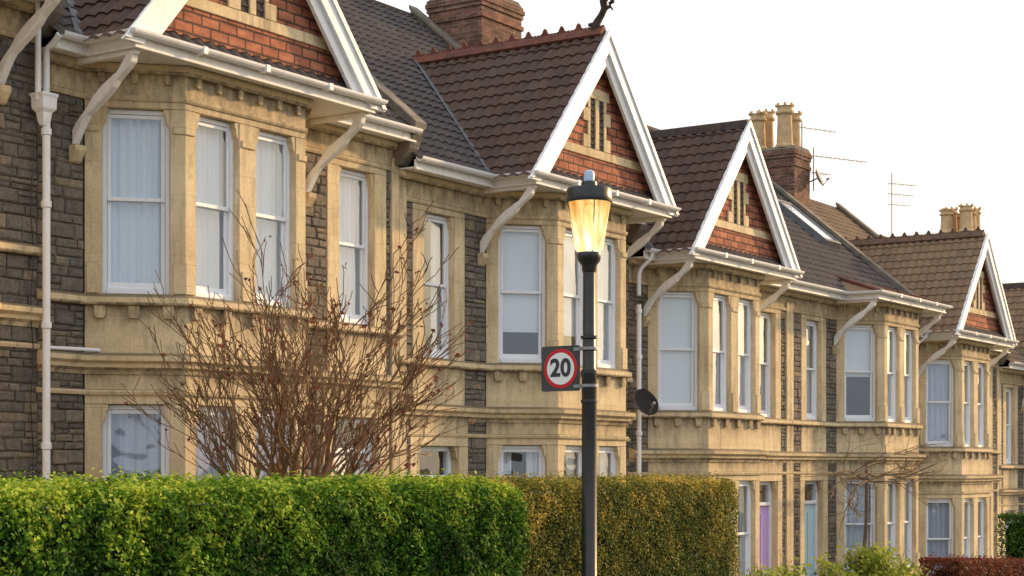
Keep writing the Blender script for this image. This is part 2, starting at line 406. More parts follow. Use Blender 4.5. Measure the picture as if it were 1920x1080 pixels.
    # ---- string courses
    a=MB(mw); CP=[(-.04,1.02),(.02,1.02),(.035,1.06),(.075,1.09),(.085,1.13),(.14,1.16),(.15,1.21),(.02,1.25),(-.04,1.252)]
    a.sweep(FULL,CP); a.sweep(FULL,[(-.04,.80),(.03,.80),(.045,.83),(.045,.85),(-.04,.865)])
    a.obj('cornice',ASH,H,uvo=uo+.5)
    a=MB(mw); a.sweep(FULL,[(-.19,1.76),(.07,1.76),(.085,1.78),(.085,1.845),(-.02,1.89),(-.19,1.892)])
    a.sweep(BAY,[(-.2,-1.345),(.06,-1.345),(.07,-1.25),(-.2,-1.215)])
    for fr,us in ((fL,(.16,.52,.88)),(fF,(.15,.62,1.08,1.55,1.85)),(fR,(.16,.52,.88))):
        for u in us:
            a.prism([(u-.06,1.758),(u-.06,1.65),(u-.04,1.62),(u+.04,1.62),(u+.06,1.65),(u+.06,1.758)],-.01,.055,fr)
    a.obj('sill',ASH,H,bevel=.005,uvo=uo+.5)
    a=MB(mw); a.sweep(FULL,[(-.04,3.965),(.015,3.965),(.028,3.99),(.028,4.02),(-.04,4.035)])
    a.sweep(FULL,[(-.04,4.25),(.07,4.25),(.09,4.28),(.09,4.344),(-.04,4.344)])
    a.sweep([(0,0),BAY[0]],[(-.04,4.03),(.006,4.03),(.006,4.26),(-.04,4.26)]); a.sweep([BAY[3],(W,0)],[(-.04,4.03),(.006,4.03),(.006,4.26),(-.04,4.26)])
    for fr,L in ((fL,CL),(fF,2.0),(fR,CL)):
        n=int(L/.33)
        for k in range(n):
            u=(k+.5)*L/n
            a.prism([(u-.035,4.25),(u-.035,4.17),(u-.02,4.145),(u+.02,4.145),(u+.035,4.17),(u+.035,4.25)],-.01,.05,fr)
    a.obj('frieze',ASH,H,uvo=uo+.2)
    # ---- windows
    cu=cur or ['net']*9
    window(H,mw,fL,.18,.90,1.89,3.885,cu[0],i*10+1); window(H,mw,fF,.17,.86,1.89,3.885,cu[1],i*10+2)
    window(H,mw,fF,1.14,1.83,1.89,3.885,cu[2],i*10+3); window(H,mw,fR,CL-.90,CL-.18,1.89,3.885,cu[3],i*10+4)
    window(H,mw,fW,4.945,5.665,1.89,3.875,cu[4],i*10+5)
    window(H,mw,fL,.18,.90,-1.22,.695,cu[5],i*10+6); window(H,mw,fF,.17,.86,-1.22,.695,cu[6],i*10+7)
    window(H,mw,fF,1.14,1.83,-1.22,.695,cu[7],i*10+8); window(H,mw,fR,CL-.90,CL-.18,-1.22,.695,cu[8],i*10+9)
    # ---- door
    dc=door or (.75,.75,.73)
    DM=m_paint('door_paint',dc,(.3,.3,.3),.15)
    a=MB(mw)
    a.box(4.92,5.69,-.20,-.15,-2.3,.20,0,fW)
    for (z0,z1) in ((-2.1,-1.3),(-1.1,.05)):
        for (u0,u1) in ((5.0,5.27),(5.34,5.61)): a.box(u0,u1,-.15,-.135,z0,z1,0,fW)
    D=a.obj('door',DM,H,bevel=.008)
    a=MB(mw); 
    a.box(4.845,4.915,-.21,-.11,-2.3,.665,0,fW); a.box(5.695,5.765,-.21,-.11,-2.3,.665,0,fW); a.box(4.915,5.695,-.21,-.11,.60,.665,0,fW); a.box(4.915,5.695,-.21,-.10,.205,.27,0,fW)
    a.obj('door_frame',SASH,D,bevel=.005)
    a=MB(mw); a.add([fW(4.915,-.16,.27),fW(5.695,-.16,.27),fW(5.695,-.16,.6),fW(4.915,-.16,.6)],[(0,1,2,3)]); a.obj('fanlight',GLASS,D)
    a=MB(mw); p=fW(5.0,-.09,-1.2); a.lathe(p[0],p[1],[(.0,-1.24),(.03,-1.22),(.035,-1.2),(.03,-1.18),(0,-1.16)],10); a.obj('handle',LEAD,D,smooth=True)
    # ---- roof
    y0=-.34; z0=4.46; L=math.hypot(4.4-y0,(4.4-y0)*tn); ca=1/math.hypot(1,tn); sa=tn*ca
    a=MB(mw); wid=W-.0
    a.tiles((0,y0,z0),(1,0,0),(0,ca,sa),wid,L,(0,-sa,ca))
    zr=z0+(4.4-y0)*tn
    a.obj('roof',tile,H,uvo=i+1.)
    a=MB(mw); a.add([(0,4.4,zr),(W,4.4,zr),(W,9.3,4.3),(0,9.3,4.3)],[(0,1,2,3)]); 
    a.obj('rear_roof_slope',tile,H)
    a=MB(mw); n=int(W/.45)
    for k in range(n):
        xa=k*W/n+.004; xb=(k+1)*W/n-.004
        a.prism([(4.4-.15,zr-.10),(4.4-.06,zr+.03),(4.4,zr+.06),(4.4+.06,zr+.03),(4.4+.15,zr-.10),(4.4,zr-.03)],xa,xb,lambda q,d,b:(d,q,b))
    a.obj('ridge_tiles',DTERRA,H)
    E0,E1=C-1.98,C+1.98
    GP=[(0,-.3),(E0,-.3),(E0,-1.0),(E1,-1.0),(E1,-.3),(W,-.3)]
    a=MB(mw); a.sweep(GP,[(-.025,4.335),(0,4.335),(0,4.47),(-.025,4.47)])
    a.box(.0,E0+.02,-.28,.0,4.352,4.375); a.box(E1-.02,W,-.28,.0,4.353,4.376); a.box(E0+.02,E1-.02,-.98,.0,4.352,4.377)
    a.sweep(GP,[(0.,4.335),(.018,4.335),(.018,4.36),(0.,4.37)])
    a.obj('fascia',WHITED,H,bevel=.004)
    pr=[]; r=.062
    for q in range(9):
        t=math.pi+math.pi*q/8; pr.append((.068+r*math.cos(t),4.50+r*math.sin(t)))
    for q in range(9):
        t=2*math.pi-math.pi*q/8; pr.append((.068+(r-.012)*math.cos(t),4.50+(r-.012)*math.sin(t)))
    a=MB(mw); a.sweep(GP,pr)
    for u in (.9,1.9,3.0):
        a.box(C-1.98+u-.03,C-1.98+u+.03,-1.135,-1.0,4.43,4.508)
    a.obj('gutter',WHITE,H)
    # ---- brackets
    for bx in (.50,4.30):
        a=MB(mw)
        n=16; up=[];lo=[]
        for q in range(n+1):
            t=q/n; ya=.02+.88*t
            zc=3.50+.80*(t**.88)+.036*math.sin(t*math.pi*2)
            th=.070+.026*math.cos(t*math.pi*4)*(1 if t<.3 or t>.7 else .3)
            up.append((ya,min(4.34,zc+th))); lo.append((ya,zc-th*.9))
        poly=lo+[(.93,4.34)]+[p for p in up[::-1] if p[1]<4.335 ]
        a.prism(poly,-.048,.048,fS(bx))
        a.box(bx-.04,bx+.04,-.95,-.02,4.29,4.35)
        a.obj('bracket',WHITED,H,bevel=.01)
        a=MB(mw); a.prism([(.0,3.25),(.04,3.27),(.11,3.38),(.11,3.44),(.0,3.44)],-.075,.075,fS(bx)); a.obj('corbel',ASH,H,bevel=.008,uvo=uo)
    if gable:
        HW=2.12; zb=4.42; za=6.86; sl=math.atan2(za-zb,HW); cs,sn=math.cos(sl),math.sin(sl); Ls=math.hypot(HW,za-zb)
        a=MB(mw)
        a.tiles((C-HW,-1.0,zb),(0,1,0),(cs,0,sn),3.75,Ls,(-sn,0,cs)); a.tiles((C+HW,-1.0,zb),(0,1,0),(-cs,0,sn),3.75,Ls,(sn,0,cs))
        a.obj('gable_roof',gtile,H,uvo=i+5.)
        a=MB(mw)
        hw=1.93; gzz=4.50
        a.prism([(C-hw,gzz),(C+hw,gzz),(C,gzz+hw*math.tan(sl)+.02)],.70,.80,fW)
        G=a.obj('gable_wall',BRICK,H,uvo=uo)
        a=MB(mw); fG=lambda u,d,z:(u,-.80-d,z)
        def bw(z): return (6.72-z)/math.tan(sl)
        a.prism([(C-bw(5.0)-.0,5.0),(C+bw(5.0),5.0),(C+bw(5.13),5.13),(C-bw(5.13),5.13)],-.01,.025,fG)
        a.box(C-.40,C-.20,-.01,.03,5.13,5.32,0,fG);a.box(C-.27,C-.20,-.01,.03,5.32,5.52,0,fG);a.box(C-.40,C-.20,-.01,.03,5.52,5.72,0,fG);a.box(C-.27,C-.20,-.01,.03,5.72,5.88,0,fG)
        a.box(C+.20,C+.40,-.01,.03,5.13,5.32,0,fG);a.box(C+.20,C+.27,-.01,.03,5.32,5.52,0,fG);a.box(C+.20,C+.40,-.01,.03,5.52,5.72,0,fG);a.box(C+.20,C+.27,-.01,.03,5.72,5.88,0,fG)
        a.box(C-.055,C+.055,-.01,.03,5.13,5.88,0,fG); a.box(C-.36,C+.36,-.01,.03,5.88,6.04,0,fG)
        a.obj('gable_stonework',ASH,G,bevel=.006,uvo=uo)
        a=MB(mw); a.box(C-.2,C-.055,-.01,.006,5.13,5.88,0,fG); a.box(C+.055,C+.2,-.01,.006,5.13,5.88,0,fG)
        for k in range(7):
            for s in (-.128,.128): a.prism([(.006,5.2+k*.1),(.02,5.2+k*.1),(.006,5.26+k*.1)],s-.07,s+.07,lambda q,d,b:(C+d,-.80-q,b))
        a.obj('louvre',DARK,G)
        a=MB(mw); a.tiles((C-1.95,-.99,4.47),(1,0,0),(0,.72,.69),3.9,.26,(0,-.69,.72),course=.25); a.obj('tile_skirt',TMAIN,H,uvo=i+.5)
        for sg in (-1,1):
            a=MB(mw)
            def board(dep,ins,d0,d1,zf):
                A=(C+sg*(HW-(zf-zb+0)/math.tan(sl)-ins/sn),zf)
                B=(C,za-ins/cs); dv=dep/cs; dh=dep/sn
                a.prism([A,B,(C,B[1]-dv),(A[0]-sg*dh,zf)],d0,d1,fW)
            board(.215,-.02,.985,1.035,zb-.04)
            board(.07,-.038,1.035,1.06,zb-.02)
            board(.30,.02,.93,.985,zb+.02)
            board(.06,.03,.80,.93,zb+.06)
            a.obj('bargeboard',WHITE,H,bevel=.005)
        a=MB(mw)
        if crestm: crest(a,C,-.95,2.65,za+.10)
        else:
            for k in range(8): a.prism([(C-.15,za-.10),(C-.05,za+.05),(C,za+.075),(C+.05,za+.05),(C+.15,za-.10),(C,za-.0)],-1.0+k*.45,-.56+k*.45,lambda q,d,b:(q,d,b))
        a.obj('crest_tiles' if crestm else 'gable_ridge_tiles',crestm or DTERRA,H)
        for sg in (-1,1):
            a=MB(mw); yv=(za-z0)/tn+y0
            P0=Vector((C+sg*(HW-.02),y0,zb+.09)); P1=Vector((C,yv,za+.08)); dx=Vector((.08,0,0))
            a.add([P0-dx,P0+dx,P1+dx,P1-dx],[(0,1,2,3)]); a.obj('valley_lead',LEAD,H)
    else:
        l=math.hypot(1.35,.44); vx=1.35/l; vz=.44/l
        a=MB(mw); ins=lambda u,v: (v*.55<u<4.04-v*.55)
        a.tiles((C-2.02,-1.03,4.46),(1,0,0),(0,vx,vz),4.04,l,(0,-vz,vx),inside=ins)
        for sg in (-1,1):
            A=Vector((C+sg*2.02,-1.03,4.49)); B=Vector((C+sg*(2.02-l*.55),.32,4.93)); Cc=Vector((C+sg*2.02,.2,4.93)); D2=Vector((C+sg*2.02,-.3,4.49))
            a.add([A,B,Cc,D2],[(0,1,2,3)])
            a.tube([(C+sg*2.02,-1.03,4.50),(C+sg*(2.02-l*.55),.32,4.95)],.045,8,1)
        a.obj('bay_roof',[gtile,TERRA],H,uvo=i+5.)
    if cope:
        a=MB(None); f=lambda q,d,b:(W+d,-q,b)
        a.prism([(.30,4.3),(.34,4.52),(.2,4.66),(-4.4,zr+.12),(-4.4,zr-.3),(-.5,4.3)],-.08,.08,f,1)
        a.prism([(.38,4.50),(.40,4.60),(.22,4.75),(-4.4,zr+.20),(-4.4,zr+.12),(.16,4.64)],-.13,.13,f)
        a.prism([(.36,4.50),(.28,4.26),(.1,4.05),(-.03,4.05),(-.03,4.50)],-.11,.11,f)
        a.obj('party_wall_coping',[COPE,MORT],H,bevel=.01,uvo=uo)
    return H,zr
def chimney(H,x0,x1,y0,y1,zb,zt,npots,pot_h,label=None,pr_=.15):
    a=MB(None); a.box(x0,x1,y0,y1,zb,zt-.42)
    for (e,za,zc) in ((.03,zt-.42,zt-.34),(.0,zt-.34,zt-.22),(.025,zt-.22,zt-.14),(.045,zt-.14,zt-.06),(.025,zt-.06,zt)):
        a.box(x0-e,x1+e,y0-e,y1+e,za,zc)
    Cm=a.obj('chimney',CHB,H,bevel=.006,label=label)
    a=MB(None); a.prism([(x0-.02,zt),(x1+.02,zt),(x1-.1,zt+.08),(x0+.1,zt+.08)],y0,y1,lambda q,d,b:(q,d,b)); a.obj('flaunching',MORT,Cm)
    nx=max(1,npots[0]); ny=npots[1]
    for p in range(nx):
        for q in range(ny):
            px=x0+(p+.5)*(x1-x0)/nx; py=y0+(q+.5)*(y1-y0)/ny
            hh=pot_h*(1 if (p+q)%2==0 else .88); r=pr_; zq=zt+.05
            pr=[(r*1.15,zq),(r*1.2,zq+.05),(r,zq+.1),(r*.9,zq+hh*.6),(r*.88,zq+hh*.78),(r*1.1,zq+hh*.82),(r*1.1,zq+hh*.87),(r*.9,zq+hh*.9),(r*.92,zq+hh*.97),(r*1.07,zq+hh),(r*.78,zq+hh),(r*.7,zq+hh-.15)]
            a=MB(None); a.lathe(px,py,pr,14)
            for k in range(7):
                t=2*math.pi*k/7; a.box(px+r*math.cos(t)-.025,px+r*math.cos(t)+.025,py+r*math.sin(t)-.025,py+r*math.sin(t)+.025,zq+hh-.01,zq+hh+.06)
            a.obj('chimney_pot',POT,Cm,smooth=False)
    a=MB(None); a.box(x0-.03,x1+.03,y0-.05,y0-.005,zb+.0,zb+.45); a.obj('flashing',LEAD,Cm)
    return Cm
PX=[6.07,12.27,18.45,24.7,31.0,37.5,43.9,50.2,56.4]
def Wd(i): return PX[i+1]-PX[i]
H0,_=build_house(0,PX[0],Wd(0),.45,True,'yellow stone terraced house with rubble wall and white eaves bracket',cur=['net','net','net','net','blind','net','net','net','net'])
H1,_=build_house(1,PX[1],Wd(1),0,False,'yellow stone terraced house with brick gable, net-curtained bay behind bare shrub',cur=['net','net','net','net','net','drape','drape','drape','net'],door=(.72,.74,.75))
H2,_=build_house(2,PX[2],Wd(2),-.35,True,'yellow stone terraced house with red crested gable ridge and white bargeboards',cur=['half','net','blind','blind','side','side','side','side','side'],crestm=TERRA,door=(.10,.085,.075))
H3,_=build_house(3,PX[3],Wd(3),-.9,False,'yellow stone terraced house with tall brick gable and lilac door',cur=['fullblind','net','net','net','side','side','net','side','net'],gtile=TGAB,door=(.55,.38,.75),cope=False)
H4,_=build_house(4,PX[4],Wd(4),-.9,True,'yellow stone terraced house with low bay roof and blue door',gable=False,cur=['net','side','net','half','net','side','net','net','net'],gtile=TBR,door=(.42,.64,.72))
H5,_=build_house(5,PX[5],Wd(5),-1.37,False,'yellow stone terraced house with brown tiled gable and net curtains',cur=['drape','net','net','net','side','drape','net','net','net'],tile=TBR,gtile=TBR,crestm=BTERRA)
H6,_=build_house(6,PX[6],Wd(6),-1.75,True,'yellow stone terraced house at the far end with brown gable roof',cur=['net']*9,tile=TBR,gtile=TBR)
H7,_=build_house(7,PX[7],Wd(7),-2.1,False,'distant yellow stone terraced house at the end of the row',cur=['net']*9,tile=TBR,gtile=TBR,cope=False)
chimney(H2,Wd(2)+.12,Wd(2)+1.4,3.0,4.15,6.6,8.66,(3,2),.8,'large weathered red brick chimney stack')
chimney(H4,Wd(4)+.25,Wd(4)+1.15,2.9,4.3,6.6,8.5,(2,2),1.0,'brick chimney stack with tall buff clay pots',.2)
chimney(H6,Wd(6)+.8,Wd(6)+1.9,3.0,4.2,6.6,8.85,(3,2),.8,None,.2)
def roofpt(y,off=0): return 4.46+(y+.34)*.83+off
a=MB(None); xs0,xs1=4.75,5.65; ya,yb=1.35,2.6
nv=Vector((0,-.64,.77))
def rp(x,y,h): return Vector((x,y,roofpt(y)))+nv*h
def rbox(a,x0,x1,y0,y1,h0,h1,mat=0):
    pts=[rp(x,y,h) for h in (h0,h1) for y in (y0,y1) for x in (x0,x1)]
    a.add(pts,[(0,2,3,1),(4,5,7,6),(0,1,5,4),(2,6,7,3),(0,4,6,2),(1,3,7,5)],mat)
rbox(a,xs0,xs0+.07,ya,yb,.0,.16);rbox(a,xs1-.07,xs1,ya,yb,.0,.16);rbox(a,xs0+.07,xs1-.07,ya,ya+.07,.0,.16);rbox(a,xs0+.07,xs1-.07,yb-.07,yb,.0,.16)
SK=a.obj('skylight',LEAD,H4,bevel=.006)
a=MB(None); rbox(a,xs0+.07,xs1-.07,ya+.07,yb-.07,.12,.13); a.obj('glass',m_plain('skylight_glass',(.65,.7,.76),(.6,.65,.7),3,.05,0,spec=1.),SK)
# ------------------------------------------------------------ drainpipes
def drainpipe(H,x,ztop,label,hopper=True,double=False):
    a=MB(None); y=-.14
    if double:
        a.tube([(x+.0,-.34,4.47),(x,-.26,4.40),(x,y,4.34),(x,y,3.8)],.036,10)
        a.tube([(x-.11,y,4.9),(x-.11,y,3.8)],.032,10)
    else: a.tube([(x+.06,-.36,4.46),(x+.06,-.34,4.36),(x+.04,-.16,4.2),(x,y,4.1),(x,y,3.75)],.036,10)
    a.tube([(x,y,3.6),(x,y,-2.2)],.041,12)
    for z in (3.45,2.7,1.45,.2,-1.0): a.lathe(x,y,[(.041,z),(.055,z+.01),(.055,z+.07),(.041,z+.08)],12)
    D=a.obj('drainpipe',WHITE,H,smooth=True,label=label)
    if hopper:
        a=MB(None); a.lathe(x-.03 if double else x,y,[(.05,3.55),(.07,3.60),(.085,3.68),(.13,3.72),(.135,3.84),(.15,3.85),(.15,3.88),(.12,3.88),(.10,3.8)],4,ph=math.pi/4)
        a.obj('hopper',WHITE,D,bevel=.006)
drainpipe(H1,.0,4.4,'white cast iron drainpipe with square hopper',True,True)
drainpipe(H3,.10,4.4,None,False)
drainpipe(H5,.10,4.4,None,False)
a=MB(None)
pts=[(.0-.10,-.06,3.5)]+[(-.11+.02*math.sin(k*1.7),-.05,3.5-k*.28) for k in range(1,16)]+[(-.02,-.06,-1.2)]
a.tube(pts,.006,5); a.obj('cable',BLACK,H1)
a=MB(None); a.tube([(.12,-.05,1.27),(.75,-.12,1.275)],.02,8); a.obj('waste_pipe',WHITE,H1,smooth=True)
# ------------------------------------------------------------ dishes and aerials
GREYM=m_plain('galvanised_steel',(.30,.30,.31),(.2,.2,.2),10,.45,.1,metal=.6)
def dish(loc,r,direction,mat,label):
    d=Vector(direction).normalized(); q=d.to_track_quat('Z','Y')
    a=MB(None); prof=[(.001,0),(r*.4,r*.05),(r*.75,r*.16),(r,r*.3),(r*1.02,r*.3),(r*.75,r*.12),(r*.4,r*.01),(.001,-.03*r)]
    a.lathe(0,0,prof,24); a.v=[tuple(q@Vector(p)) for p in a.v]
    o=a.obj('dish_reflector',mat,None,smooth=True)
    E=empty('satellite_dish',loc,label,'satellite dish'); o.parent=E
    a=MB(None); arm=q@Vector((0,-r*.95,r*.1)); lnb=q@Vector((0,-r*.5,r*1.1)); a.tube([(0,0,0),tuple(-d*.12),tuple(-d*.12+Vector((0,0.25,-.1)))],.018,8); a.tube([tuple(arm),tuple(lnb)],.01,6)
    a.obj('mounting_arm',GREYM,E,smooth=True)
    a=MB(None); a.tube([tuple(lnb),tuple(lnb+(-d)*.08)],.025,8); a.obj('receiver',GREYM,E,smooth=True)
dish((24.45,13.58,ZC+1.05),.24,(-.35,-.8,.45),m_plain('dark_grey_dish_paint',(.035,.03,.03),(.02,.02,.02),8,.9,0),'dark round satellite dish on the wall beside a drainpipe')
dish((38.75,16.75,ZC+7.0),.24,(.2,-.85,.35),m_plain('pale_dish_paint',(.45,.43,.4),(.35,.33,.3),8,.6,0),'pale satellite dish fixed to a brick chimney')
def aerial(x,y,z0,zm,booms,label):
    E=empty('tv_aerial',(x,y,z0),label,'aerial','television aerials on chimneys')
    a=MB(None); a.tube([(0,0,0),(0,0,zm)],.015,6); a.obj('mast',GREYM,E)
    for (z,L,ang,n,el) in booms:
        a=MB(None); dx,dy=math.cos(ang),math.sin(ang)
        a.tube([(-dx*.15,-dy*.15,z),(dx*L,dy*L,z)],.008,6)
        for k in range(n):
            t=L*(k+.3)/n; a.tube([(dx*t-dy*el,dy*t+dx*el,z),(dx*t+dy*el,dy*t-dx*el,z)],.004,4)
        a.tube([(-dx*.12,-dy*.12,z-.15),(-dx*.12,-dy*.12,z+.15)],.006,4)
        a.obj('antenna_boom',GREYM,E)
aerial(38.75,16.85,ZC+6.7,1.05,[(.85,1.7,-.45,12,.16),(.45,.6,-.3,5,.2)],'thin metal television aerial on the brick chimney stack')
aerial(37.95,16.8,ZC+7.3,.95,[(.8,1.1,-.4,7,.14)],'small television aerial above the brick chimney stack')
aerial(47.4,18.2,ZC+5.9,2.6,[(2.3,.9,-.5,6,.25),(2.0,.8,-.5,5,.2),(1.7,.7,-.5,3,.3)],'tall television aerial with three booms above the roofs')
a=MB(None); xr=Wd(2)-C; zf=6.92
pts=[(xr,-.78,zf),(xr,-.82,zf+.12),(xr,-.90,zf+.22),(xr,-.95,zf+.31),(xr,-.93,zf+.42),(xr,-.99,zf+.48),(xr,-1.07,zf+.46),(xr,-1.09,zf+.39),(xr,-1.03,zf+.37)]
a.tube(pts,[.07,.06,.05,.055,.06,.055,.045,.035,.025],8); a.tube([(xr,-.95,zf+.3),(xr,-1.05,zf+.33),(xr,-1.09,zf+.27)],[.03,.03,.015],6)
a.tube([(xr,-.85,zf+.1),(xr,-.68,zf+.1)],[.05,.03],6)
a.obj('finial',DTERRA,H2,smooth=True)
# ------------------------------------------------------------ foliage
def leaf_mesh(name,cen,nor,size,mats,parent=None,asp=.55):
    n=len(cen); a=rng.normal(size=(n,3)); a-= (a*nor).sum(1)[:,None]*nor; a/=np.linalg.norm(a,axis=1)[:,None]+1e-9
    b=np.cross(nor,a); s=np.asarray(size)[:,None]
    v=np.empty((n,4,3)); v[:,0]=cen-a*s; v[:,1]=cen+b*s*asp+nor*s*.15; v[:,2]=cen+a*s; v[:,3]=cen-b*s*asp+nor*s*.15
    me=bpy.data.meshes.new(name); me.vertices.add(4*n); me.vertices.foreach_set('co',v.reshape(-1)); me.loops.add(4*n)
    me.loops.foreach_set('vertex_index',np.arange(4*n)); me.polygons.add(n)
    me.polygons.foreach_set('loop_start',np.arange(0,4*n,4)); me.polygons.foreach_set('loop_total',np.full(n,4))
    for m in mats: me.materials.append(m)
    me.update(calc_edges=True); me.validate()
    o=bpy.data.objects.new(name,me); scene.collection.objects.link(o)
    if parent: o.parent=parent
    return o
def lump(p,s=1.):
    x,y,z=p[:,0]*s,p[:,1]*s,p[:,2]*s
    return (np.sin(x*5.1+1.3*np.sin(z*7.3+y*2))*.5+np.sin(x*11.7+z*9.1+y*5.3)*.3+np.sin(x*23.1-z*19.3+1.7*np.sin(y*13+x*3))*.25+np.sin(z*31+x*17)*.15)
def gz(x): return -.05*(min(60,max(-30,x))-12)
def hedge(name,x0,x1,y0,y1,ztop,mats,label,cat,dens,size,amp,slope=0):
    E=empty(name,((x0+x1)/2,(y0+y1)/2,gz((x0+x1)/2)),label,cat,'garden hedges')
    ox,oy,oz=E.location
    zb=gz(x1)-.1
    cm=MB(None); nx=max(6,int((x1-x0)/.12)); 
    vs=[];fs=[]
    prof=[(y0+.13,zb),(y0+.13,ztop-.5),(y0+.15,ztop-.2),(y0+.24,ztop-.15),((y0+y1)/2,ztop-.13),(y1-.22,ztop-.15),(y1-.12,ztop-.3),(y1-.12,zb)]
    for i_ in range(nx+1):
        x=x0+.15+(x1-x0-.30)*i_/nx
        for (y,z) in prof: vs.append((x-ox,y-oy+random.uniform(-.02,.02),z-oz+random.uniform(-.02,.02)+slope*(x-x0)))
    k=len(prof)
    for i_ in range(nx):
        for j in range(k-1): fs.append((i_*k+j,i_*k+j+1,(i_+1)*k+j+1,(i_+1)*k+j))
    fs.append(tuple(range(k))); fs.append(tuple(nx*k+j for j in range(k)))
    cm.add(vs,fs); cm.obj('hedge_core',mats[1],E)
    P=[];Nn=[]
    Hh=ztop-zb; vis=1.0
    def face(n,fn): 
        if n<=0: return
        p,nn=fn(rng.random(n),rng.random(n),n); P.append(p); Nn.append(nn)
    L=x1-x0; D=y1-y0
    def const(v,n): return np.tile(np.array(v,float),(n,1))
    face(int(L*vis*dens),lambda a,b,n:(np.stack([x0+L*a,np.full(n,y0),ztop-vis*b],1),const((0,-1,0),n)))
    face(int(L*(Hh-vis)*dens*.3),lambda a,b,n:(np.stack([x0+L*a,np.full(n,y0),ztop-vis-(Hh-vis)*b],1),const((0,-1,0),n)))
    face(int(L*Hh*dens*.15),lambda a,b,n:(np.stack([x0+L*a,np.full(n,y1),ztop-Hh*b],1),const((0,1,0),n)))
    face(int(L*D*dens*.9),lambda a,b,n:(np.stack([x0+L*a,y0+D*b,np.full(n,ztop)],1),const((0,0,1),n)))
    for xe,sg in ((x0,-1),(x1,1)):
        face(int(D*Hh*dens*.7),lambda a,b,n:(np.stack([np.full(n,xe),y0+D*a,ztop-Hh*b**1.3],1),const((sg,0,0),n)))
    p=np.concatenate(P); nn=np.concatenate(Nn)
    r=.18
    dz=np.clip((p[:,2]-(ztop-r))/r,0,1); p[:,1]+=np.where(p[:,1]<(y0+.02),dz**2*r*.55,0)
    dyf=np.clip(((y0+r)-p[:,1])/r,0,1); p[:,2]-=np.where(p[:,2]>ztop-.02,dyf**2*r*.45,0)
    dxe=np.clip((p[:,0]-(x1-r*1.5))/(r*1.5),0,1); p[:,1]+=dxe**2*r*.8*(p[:,1]<y0+.2); p[:,2]-=dxe**2*r*.4*(p[:,2]>ztop-.2)
    dis=lump(p)*amp+lump(p,2.7)*amp*.7
    depth=-np.abs(rng.normal(size=len(p)))*.055
    p=p+nn*(dis+depth)[:,None]
    k=rng.random(len(p))<.07; p[k]+=nn[k]*(rng.random((k.sum(),1))*.055)
    up=(nn[:,2]>.5)&(rng.random(len(p))<.05); p[up,2]+=rng.random(up.sum())*.05
    p[:,2]+=slope*(p[:,0]-x0)
    nr=nn*.75+rng.normal(size=p.shape)*.55+np.array([0,0,.45]); nr/=np.linalg.norm(nr,axis=1)[:,None]
    sz=size*(.55+.8*rng.random(len(p)))
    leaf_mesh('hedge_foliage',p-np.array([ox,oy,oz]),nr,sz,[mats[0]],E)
    return E
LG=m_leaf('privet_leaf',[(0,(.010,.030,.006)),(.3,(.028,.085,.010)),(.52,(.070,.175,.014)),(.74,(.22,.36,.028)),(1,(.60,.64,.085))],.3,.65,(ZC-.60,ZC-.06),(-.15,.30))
LGD=m_leaf('laurel_leaf',[(0,(.015,.045,.008)),(.5,(.05,.12,.014)),(1,(.16,.25,.04))])
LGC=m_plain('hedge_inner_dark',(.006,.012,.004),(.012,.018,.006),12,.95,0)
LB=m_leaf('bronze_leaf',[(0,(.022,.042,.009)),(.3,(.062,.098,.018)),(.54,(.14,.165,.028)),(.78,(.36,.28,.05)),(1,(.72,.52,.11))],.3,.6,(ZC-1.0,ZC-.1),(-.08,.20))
LRB=m_leaf('red_brown_leaf',[(0,(.06,.02,.012)),(.5,(.18,.055,.03)),(1,(.30,.11,.05))])
LY=m_leaf('spring_leaf',[(0,(.09,.14,.02)),(.5,(.30,.36,.045)),(1,(.62,.60,.12))])
LD=m_leaf('dried_bud',[(0,(.08,.022,.016)),(.5,(.22,.062,.042)),(1,(.34,.13,.07))],.2)
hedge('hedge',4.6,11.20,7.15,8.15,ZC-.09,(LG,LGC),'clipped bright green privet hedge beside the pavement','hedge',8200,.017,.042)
hedge('hedge',11.26,15.45,7.42,8.35,ZC-.085,(LB,LGC),'clipped bronze small-leaved hedge next to green hedge','hedge',8500,.013,.022)
hedge('hedge',22.6,29.5,7.7,8.3,ZC-1.20,(LRB,LGC),'low clipped red-brown hedge along the front gardens','hedge',3000,.022,.02,-.05)
hedge('hedge',31.0,35.5,9.3,9.9,ZC-.82,(LGD,LGC),'dark green garden hedge between front gardens','hedge',2500,.025,.03,-.03)
BARK=m_plain('pale_brown_bark',(.31,.18,.09),(.17,.095,.05),9,.85,.4)
BARKD=m_plain('grey_brown_bark',(.20,.14,.085),(.12,.08,.055),9,.85,.4)
